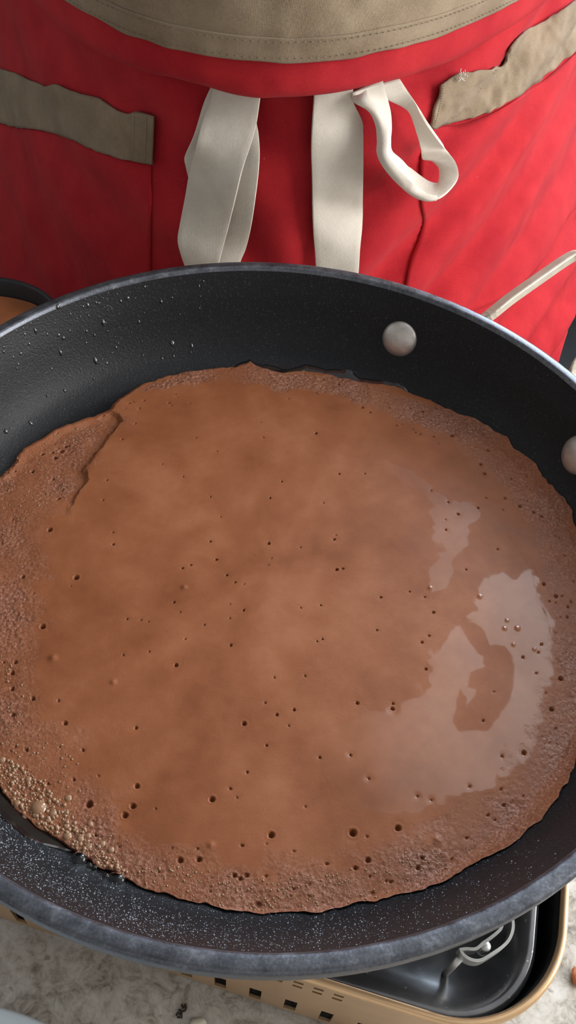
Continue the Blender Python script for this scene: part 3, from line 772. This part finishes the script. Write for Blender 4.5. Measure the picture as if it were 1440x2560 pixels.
zz = np.array([[-.0935 + .0009 * float(vnoise(90 * r * math.cos(a) + 3, 90 * r * math.sin(a))) + (.0008 if r > .0515 else 0) for a in t_] for r in rr])
V = np.stack([sc2[0] + rr[:, None] * np.cos(t_), sc2[1] + rr[:, None] * np.sin(t_), zz], -1).reshape(-1, 3)
F = [tuple(f) for f in grid_faces(len(rr), 72, True)[:, ::-1]] + [tuple(range(72))]
o = mk('saucepan_batter', V, F, M_SAUCE, org=(sc2[0], sc2[1], -.0945)); tag(o, 'smooth orange-brown batter inside the small black saucepan', 'batter')

# plate at the lower left corner
pe = on_z([(0, 2525), (60, 2538), (130, 2560)], -.1335); nrm = np.array([.22, .975]); pr_ = .118
pc = pe[1, :2] - nrm * pr_
prof = [(1e-4, -.1470), (.060, -.1470), (.072, -.1462), (.090, -.1405), (.112, -.1338), (.1168, -.1328), (.1182, -.1334), (.1178, -.1346), (.112, -.1362), (.092, -.1430), (.074, -.1485), (.060, -.1500), (1e-4, -.1495)]
V, F = lathe(prof, 128, (pc[0], pc[1], 0)); o = mk('plate', V, F[:, ::-1], M_PLATE, org=(pc[0], pc[1], COUNTER)); tag(o, 'pale bluish white plate edge at the lower left corner', 'plate')

def lump(name, px, rx, ry, rz, mat, label, cat, rot=0.0, sd=0):
    c = on_z([px], COUNTER)[0]; V, F = [], []
    for i in range(9):
        a = PI * i / 8
        for j in range(16):
            b = 2 * PI * j / 16; k = 1 + .22 * float(vnoise(2 * math.cos(b) + sd + 2 * math.cos(a), 2 * math.sin(b) + sd))
            x, y, z = rx * k * math.sin(a) * math.cos(b), ry * k * math.sin(a) * math.sin(b), rz * (1 - math.cos(a))
            V.append((c[0] + x * math.cos(rot) - y * math.sin(rot), c[1] + x * math.sin(rot) + y * math.cos(rot), COUNTER + z))
    F = grid_faces(9, 16, True)
    o = mk(name, V, F, mat, org=(c[0], c[1], COUNTER)); return tag(o, label, cat)
lump('crumb', (496, 2562), .0034, .0028, .0016, M_CRUMB, 'pale cream crumb on the marble at the bottom edge', 'crumb', .3, 1)
lump('crumb', (1441, 2446), .0030, .0042, .0018, M_ORANGE, 'orange crumb on the marble beside the gold stove', 'crumb', .2, 9)
c = on_z([(455, 2528)], COUNTER)[0]
tw = []
for k in range(7):
    p0 = np.array([c[0] + rng.normal(0, .0005), c[1] + rng.normal(0, .0012), COUNTER + .0006]); an = rng.uniform(0, 2 * PI); ln = rng.uniform(.0010, .0026)
    tw.append(np.array([p0, p0 + np.array([math.cos(an), math.sin(an), .25]) * ln * .5, p0 + np.array([math.cos(an + .6), math.sin(an + .6), 0]) * ln]))
hexs = [(.0004 * math.cos(a), .0004 * math.sin(a)) for a in np.linspace(0, 2 * PI, 6, endpoint=False)]
V, F = join([sweep(resample(t, 8), hexs) for t in tw]); o = mk('herb_sprig', V, F, M_HERB, org=(c[0], c[1], COUNTER)); tag(o, 'tiny dark dried herb sprig lying on the marble', 'herb')

# ------------------------------------------------------------------ apron
def S_low(x, z):
    """front of the apron skirt: y as a function of x and z"""
    x = np.asarray(x, float); z = np.asarray(z, float)
    a = 4.3 - 2.2 * sstep(.06, -.40, z)
    y = .292 + a * (x + .040)**2 + .010 * sstep(.05, -.2, z)
    # diagonal pull folds on the right, fading to the centre
    u = -.60 * x + .80 * z; v = .80 * x + .60 * z
    wr = sstep(-.02, .09, x)
    y += wr * (.0120 * np.sin(2 * PI * (u / .068 + .30 * vnoise(v * 7 + 3, u * 5)) + .6) + .0022 * np.sin(2 * PI * (u / .033 + .35 * vnoise(v * 8 + 8, u * 7 + 2))))
    # broad soft folds on the left
    wl = sstep(.02, -.08, x)
    y += wl * (.0050 * np.sin(2 * PI * ((.55 * x + .83 * z) / .085 + .3 * vnoise(x * 10, z * 10)) + 1.0) + .0015 * vnoise(x * 45, z * 45))
    # vertical drape in the middle
    wc = (1 - wr) * (1 - wl)
    y += wc * .004 * np.sin(2 * PI * (x / .07) + .5 + 2 * vnoise(x * 8, z * 8 + 4))
    return y + .0007 * vnoise(x * 45 + 7, z * 45)

apron = thing('apron', 'red canvas bib apron with khaki pockets and cream ties on the cook', 'apron', (-.04, .34, -.50))
# skirt, ending at the right edge that shows beside the pan
ze = np.linspace(.14, -.50, 130)
edge_px = on_surf([(1440, 770), (1418, 830), (1395, 905)], S_low)
xr = np.interp(-ze, -edge_px[:, 2], edge_px[:, 0], left=edge_px[0, 0] + .004, right=edge_px[-1, 0])
q = np.linspace(0, 1, 190)
XX = -.315 + (xr[:, None] + .315) * q[None, :]; ZZ = np.repeat(ze[:, None], 190, 1)
YY = S_low(XX, ZZ)
# selvage: turned-over hem along the right edge
dE = xr[:, None] - XX
YY -= .0022 * sstep(.030, .024, dE)
YY -= .0016 * np.exp(-((dE - .027) / .010)**2) * np.sin(2 * PI * (ZZ / .011 + .6 * vnoise(ZZ * 60, dE * 20))) * sstep(.02, -.06, ZZ)
V = np.stack([XX, YY, ZZ], -1).reshape(-1, 3)
mk('skirt', V, grid_faces(130, 190), M_RED, apron, thick=.0014, thick_off=1)

# bib, bulging over the tied waist and tucked under itself
def S_bib(x, z):
    x = np.asarray(x, float); z = np.asarray(z, float)
    y = .2575 + 4.6 * (x + .045)**2 + .9 * np.maximum(0, z - .14)**2 + .0016 * vnoise(x * 30 + 3, z * 30) + .0008 * vnoise(x * 90, z * 90 + 5)
    return y
bp = resample(np.array([(.46, 0.), (.36, 0), (.26, 0), (.18, 0), (.12, 0.), (.090, 0), (.075, .0004), (.066, .0016), (.0600, .0048), (.0575, .010), (.0595, .017), (.066, .024), (.078, .030)]), 110)
xq = np.linspace(-1, 1, 170)
rows = []
for z, dy in bp:
    half = np.interp(z, [.06, .12, .25, .46], [.235, .225, .19, .13]); xs = -.040 + half * xq
    zj = z + .0022 * vnoise(xs * 25 + 11, 0 * xs + 2) * float(sstep(.12, .07, z)) + .020 * sstep(.05, .19, xs) * 0
    rows.append(np.stack([xs, S_bib(xs, np.full_like(xs, z)) + dy, zj], -1))
mk('bib', np.concatenate(rows), grid_faces(len(rows), 170), M_RED, apron, thick=.0014, thick_off=1)
# chest pocket with a stitched hem
zb = .0822
def patch(x0, x1, z0, z1, n, m, off, S=S_bib):
    xs = np.linspace(x0, x1, n); z_ = np.linspace(z1, z0, m); A, B = np.meshgrid(xs, z_)
    k = (A - x0) / (x1 - x0); B = B + .0008 * vnoise(A * 60, B * 0 + 4) * sstep(z0 + .02, z0, B)
    return np.stack([A, S(A, B) - off - .0006 * vnoise(A * 70 + 3, B * 70), B], -1).reshape(-1, 3), grid_faces(m, n)
cp_V, cp_F = patch(-.20, .155, zb, .235, 150, 70, .0030); cp = mk('chest_pocket', cp_V, cp_F, M_TAN, apron, thick=.0014, thick_off=1)
cp['label'] = 'khaki canvas chest pocket'
V, F = patch(-.20, .155, zb - .0004, zb + .0125, 220, 14, .0042); mk('pocket_hem', V, F, M_TAN, cp, thick=.0010, thick_off=1)
# two rows of stitches along that hem
def stitches(pts, parent, name='stitching', n=110, r=.00024, mat=None):
    P = resample(pts, 2 * n); pr2 = []
    for i in range(0, 2 * n - 1, 2):
        pr2.append(sweep(np.array([P[i], (P[i] + P[i + 1]) / 2 + np.array([0, -.0003, 0]), P[i + 1]]), [(r, 0), (0, r), (-r, 0), (0, -r)]))
    V, F = join(pr2); return mk(name, V, F, mat or M_THREAD, parent)
for zz_ in (.0022, .0108):
    xs = np.linspace(-.195, .150, 60); stitches(np.c_[xs, S_bib(xs, np.full(60, zb + zz_)) - .0055, np.full(60, zb + zz_)], cp)

# hip pockets: a red panel with a khaki band along its mouth
def ruled(top, bot, n, m, off, S=S_low, jit=0.0):
    A, B = resample(top, n), resample(bot, n); k = np.linspace(0, 1, m)[:, None, None]
    P = (A[None] * (1 - k) + B[None] * k).reshape(-1, 2)
    Q = on_surf(P, S, off)
    if jit: Q[:, 1] -= jit * vnoise(Q[:, 0] * 110, Q[:, 2] * 110) + jit * .6 * vnoise(Q[:, 0] * 240 + 9, Q[:, 2] * 240)
    return Q, grid_faces(m, n)
LT = [(-160, 140), (-60, 160), (0, 172), (40, 185), (105, 214), (140, 212), (190, 232), (240, 246), (280, 272), (315, 287), (340, 282), (381, 294)]
LB = [(-170, 262), (-60, 292), (0, 308), (40, 318), (90, 324), (140, 334), (190, 356), (240, 378), (290, 394), (330, 402), (355, 408), (377, 411)]
V, F = ruled(LB, [(-180, 760), (0, 790), (200, 790), (374, 760)], 70, 50, .0022); hp1 = mk('hip_pocket', V, F, M_RED, apron, thick=.0014, thick_off=1)
V, F = ruled(LT, LB, 110, 16, .0050, jit=.0012); bnd = mk('pocket_band', V, F, M_TAN, hp1, thick=.0018, thick_off=1); bnd['label'] = 'khaki band along the pocket mouth'
V, F = ruled([(330, 284), (352, 284), (383, 293)], [(330, 403), (355, 408), (379, 412)], 14, 14, .0062); mk('band_end', V, F, M_TAN, hp1, thick=.0014, thick_off=1)
for xo in (336, 367):
    st = on_surf(resample([(xo, 291 + (xo - 330) * .12), (xo - 1, 345), (xo - 4, 400 + (xo - 330) * .12)], 30), S_low, .0076); stitches(st, hp1, 'stitching', 16)
RT = [(1104, 208), (1130, 195), (1150, 184), (1176, 183), (1210, 176), (1245, 171), (1262, 158), (1280, 120), (1320, 78), (1380, 40), (1440, 2), (1520, -50), (1620, -120)]
RB = [(1078, 318), (1090, 321), (1112, 311), (1160, 300), (1200, 286), (1240, 270), (1280, 250), (1320, 226), (1380, 178), (1440, 128), (1510, 76), (1560, 20), (1650, -20)]
# the panel's left edge follows the crooked seam; its right edge stops short of the selvage
T_ = on_surf(resample(RB, 80), S_low)[:, [0, 2]]
L_ = resample(on_surf(resample([(1080, 320), (1052, 395), (1054, 500), (1060, 550), (1046, 595), (1024, 655), (1008, 760), (985, 900)], 60), S_low)[:, [0, 2]], 70)
s_ = np.linspace(0, 1, 80)[None, :, None]; k_ = np.linspace(0, 1, 70)[:, None, None]
xe = float(np.interp(-L_[-1, 1], -edge_px[:, 2], edge_px[:, 0], right=edge_px[-1, 0])) - .006
B_ = L_[-1][None, :] + np.linspace(0, 1, 80)[:, None] * (np.array([xe, L_[-1, 1]]) - L_[-1])[None, :]
Q_ = (1 - k_) * T_[None] + k_ * B_[None] + (1 - s_) * (L_[:, None] - ((1 - k_) * T_[0] + k_ * B_[0]))
lim = np.interp(-Q_[..., 1], -edge_px[:, 2], edge_px[:, 0], left=edge_px[0, 0] + .004, right=edge_px[-1, 0]) - .005
Q_[..., 0] = np.minimum(Q_[..., 0], lim)
V = np.stack([Q_[..., 0], S_low(Q_[..., 0], Q_[..., 1]) - .0024, Q_[..., 1]], -1).reshape(-1, 3); keep = grid_faces(70, 80)
hp2 = mk('hip_pocket', V, keep, M_RED, apron, thick=.0014, thick_off=1)
V, F = ruled(RT, RB, 120, 18, .0055, jit=.0024); bnd = mk('pocket_band', V, F, M_TAN, hp2, thick=.0018, thick_off=1); bnd['label'] = 'crumpled khaki band along the pocket mouth'
st = on_surf(resample([(1110, 208), (1104, 240), (1096, 280), (1086, 314)], 30), S_low, .0078); stitches(st, hp2, 'stitching', 18)
# frayed white thread at the corner of that band
pr3 = []
for k in range(16):
    p0 = on_surf([(1152 + rng.uniform(-6, 10), 186 + rng.uniform(-4, 12))], S_low, .009)[0]
    d1, d2 = rng.normal(0, .0010, 3), rng.normal(0, .0012, 3)
    pr3.append(sweep(resample(np.array([p0, p0 + d1, p0 + d1 + d2]), 8), [(.00025, 0), (0, .00025), (-.00025, 0), (0, -.00025)]))
V, F = join(pr3); mk('frayed_thread', V, F, M_THREADW, hp2)

# ties
def ribbon(pairs, n=60, m=9, crown=.0008, th=.0016, name='tie', parent=apron, S=S_low, ripple=.0):
    """pairs: (left px, right px, left offset, right offset)"""
    a = resample([(p[0][0], p[0][1], p[2] * 1e4) for p in pairs], n); b = resample([(p[1][0], p[1][1], p[3] * 1e4) for p in pairs], n)
    A = on_surf(a[:, :2], S, a[:, 2] / 1e4); B = on_surf(b[:, :2], S, b[:, 2] / 1e4)
    k = np.linspace(0, 1, m)
    V = A[:, None] * (1 - k[None, :, None]) + B[:, None] * k[None, :, None]
    V[:, :, 1] -= crown * np.sin(PI * k)[None, :]
    V = V.reshape(-1, 3)
    if ripple: V[:, 1] -= ripple * vnoise(V[:, 0] * 80, V[:, 2] * 80)
    o = mk(name, V, grid_faces(n, m), M_CREAM, parent, thick=th, thick_off=0)
    md = o.modifiers.new('bevel', 'BEVEL'); md.width = .0005; md.segments = 2; md.limit_method = 'ANGLE'
    return o
t1 = ribbon([((533, 215), (655, 215), .020, .022), ((528, 250), (650, 250), .020, .022), ((506, 305), (641, 310), .018, .020), ((487, 380), (626, 365), .016, .019), ((474, 430), (606, 425), .015, .018),
             ((464, 490), (588, 500), .014, .017), ((450, 560), (572, 565), .015, .018), ((444, 600), (560, 610), .016, .018), ((452, 635), (548, 655), .015, .017), ((470, 690), (536, 700), .013, .015), ((476, 760), (520, 770), .012, .013)], ripple=.0006)
t1['label'] = 'cream cotton tie hanging left of centre'
ribbon([((528, 215), (650, 220), .012, .012), ((508, 262), (640, 290), .010, .009), ((484, 340), (646, 330), .009, .010), ((462, 390), (649, 370), .009, .011), ((464, 412), (648, 410), .009, .011), ((476, 460), (642, 470), .007, .010),
        ((500, 540), (629, 560), .006, .009), ((520, 600), (615, 620), .006, .008), ((530, 660), (598, 665), .006, .008), ((530, 760), (575, 770), .005, .006)], name='tie', ripple=.0005)
t2 = ribbon([((786, 205), (885, 205), .018, .018), ((784, 250), (882, 248), .016, .017), ((779, 330), (904, 300), .013, .015), ((778, 380), (907, 330), .012, .014), ((780, 450), (908, 400), .011, .013), ((781, 520), (907, 480), .010, .013),
             ((783, 580), (905, 560), .010, .012), ((787, 630), (900, 620), .010, .012), ((790, 680), (895, 690), .009, .011), ((795, 770), (880, 780), .008, .010)], ripple=.0008)
t2['label'] = 'cream cotton tie hanging straight in the centre'
# bow loop on the right
t3 = ribbon([((880, 232), (958, 205), .020, .020), ((888, 256), (968, 252), .022, .016), ((925, 276), (975, 285), .026, .014), ((942, 310), (977, 320), .030, .016), ((946, 350), (975, 350), .032, .018), ((945, 382), (978, 378), .034, .018),
             ((962, 415), (1000, 398), .036, .018), ((992, 450), (1028, 424), .038, .018), ((1030, 485), (1066, 452), .040, .018), ((1066, 499), (1090, 460), .041, .019), ((1100, 494), (1098, 455), .041, .021), ((1132, 466), (1100, 436), .040, .022),
             ((1146, 438), (1096, 415), .038, .022), ((1138, 405), (1076, 398), .036, .020), ((1112, 370), (1056, 396), .032, .016), ((1084, 332), (1052, 372), .028, .014), ((1062, 300), (1042, 332), .026, .013), ((1040, 260), (1020, 275), .022, .012), ((1018, 226), (965, 246), .020, .012), ((1000, 200), (930, 220), .018, .012)],
            n=130, crown=-.0008, th=.0017)
t3['label'] = 'cream cotton bow loop'
ribbon([((884, 240), (915, 225), .020, .024), ((886, 254), (925, 244), .024, .028), ((922, 276), (956, 282), .028, .032), ((940, 312), (967, 322), .032, .037), ((944, 352), (968, 352), .034, .039), ((944, 384), (967, 384), .036, .041),
        ((960, 417), (984, 410), .038, .043), ((990, 453), (1013, 440), .040, .046), ((1030, 488), (1046, 470), .042, .048), ((1064, 501), (1070, 486), .043, .048), ((1090, 499), (1092, 490), .043, .046)], n=70, crown=.0022, th=.0014, name='bow_fold', parent=t3)

# ------------------------------------------------------------------ the cook
def skin_body():
    P = dict(pel=(-.03, .52, -.10), wst=(-.04, .50, .08), chs=(-.04, .52, .27), nk0=(-.04, .545, .40), nk1=(-.04, .535, .455), hd=(-.04, .515, .53), top=(-.04, .525, .60),
             shr=(.135, .55, .365), elr=(.22, .68, .12), har=(.06, .76, -.02), shl=(-.215, .55, .365), ell=(-.30, .68, .12), hal=(-.14, .76, -.02),
             hpr=(.105, .525, -.16), knr=(.190, .54, -.56), anr=(.19, .57, -.97), tor=(.20, .47, -1.015), hpl=(-.135, .525, -.16), knl=(-.165, .53, -.56), anl=(-.17, .57, -.97), tol=(-.18, .47, -1.015))
    R = dict(pel=(.17, .15), wst=(.165, .145), chs=(.155, .12), nk0=(.075, .07), nk1=(.055, .055), hd=(.075, .09), top=(.06, .075), shr=(.065, .065), elr=(.043, .043), har=(.035, .03), shl=(.065, .065), ell=(.043, .043), hal=(.035, .03),
             hpr=(.135, .13), knr=(.120, .10), anr=(.05, .05), tor=(.035, .03), hpl=(.115, .12), knl=(.075, .075), anl=(.05, .05), tol=(.035, .03))
    Ed = [('pel', 'wst'), ('wst', 'chs'), ('chs', 'nk0'), ('nk0', 'nk1'), ('nk1', 'hd'), ('hd', 'top'), ('chs', 'shr'), ('shr', 'elr'), ('elr', 'har'), ('chs', 'shl'), ('shl', 'ell'), ('ell', 'hal'),
          ('pel', 'hpr'), ('hpr', 'knr'), ('knr', 'anr'), ('anr', 'tor'), ('pel', 'hpl'), ('hpl', 'knl'), ('knl', 'anl'), ('anl', 'tol')]
    ks = list(P); me = bpy.data.meshes.new('person')
    me.from_pydata([P[k] for k in ks], [(ks.index(a), ks.index(b)) for a, b in Ed], []); 
    o = bpy.data.objects.new('person', me); COL.objects.link(o)
    o.modifiers.new('skin', 'SKIN'); sub = o.modifiers.new('sub', 'SUBSURF'); sub.levels = 2; sub.render_levels = 2
    if not me.skin_vertices: me.skin_vertices.new()
    for i, k in enumerate(ks):
        me.skin_vertices[0].data[i].radius = R[k]
        me.skin_vertices[0].data[i].use_root = (k == 'pel')
    dg = bpy.context.evaluated_depsgraph_get(); ev = o.evaluated_get(dg); m2 = bpy.data.meshes.new_from_object(ev)
    o.modifiers.clear(); o.data = m2; bpy.data.meshes.remove(me)
    m2.name = 'person'; m2.materials.clear()
    for m_ in (M_SHIRT, M_TROUSER, M_SKIN, M_HAIR): m2.materials.append(m_)
    org = np.array([-.03, .53, FLOOR]); zmin = min(v.co.z for v in m2.vertices)
    for v in m2.vertices:
        # keep the belly behind the apron
        lim = max(float(S_low(v.co.x, v.co.z)), float(S_bib(v.co.x, max(v.co.z, .06))) + .03 if v.co.z > .03 else -9) + .030
        if v.co.z < .42 and v.co.y < lim: v.co.y = min(lim, max(v.co.y, .56))
    for pl in m2.polygons:
        c = pl.center; pl.use_smooth = True
        pl.material_index = 3 if (c.z > .56 or (c.z > .47 and c.y > .55)) else 2 if c.z > .43 else 1 if c.z < .02 and not (c.y > .70 and c.z > -.1) else 0
    m2.transform(Matrix.Translation((-org[0], -org[1], -zmin)))
    o.location = (org[0], org[1], 0.0)
    ORG[o.name] = org
    return o
person = skin_body(); tag(person, 'person in black trousers standing behind the pan wearing the red apron', 'person')
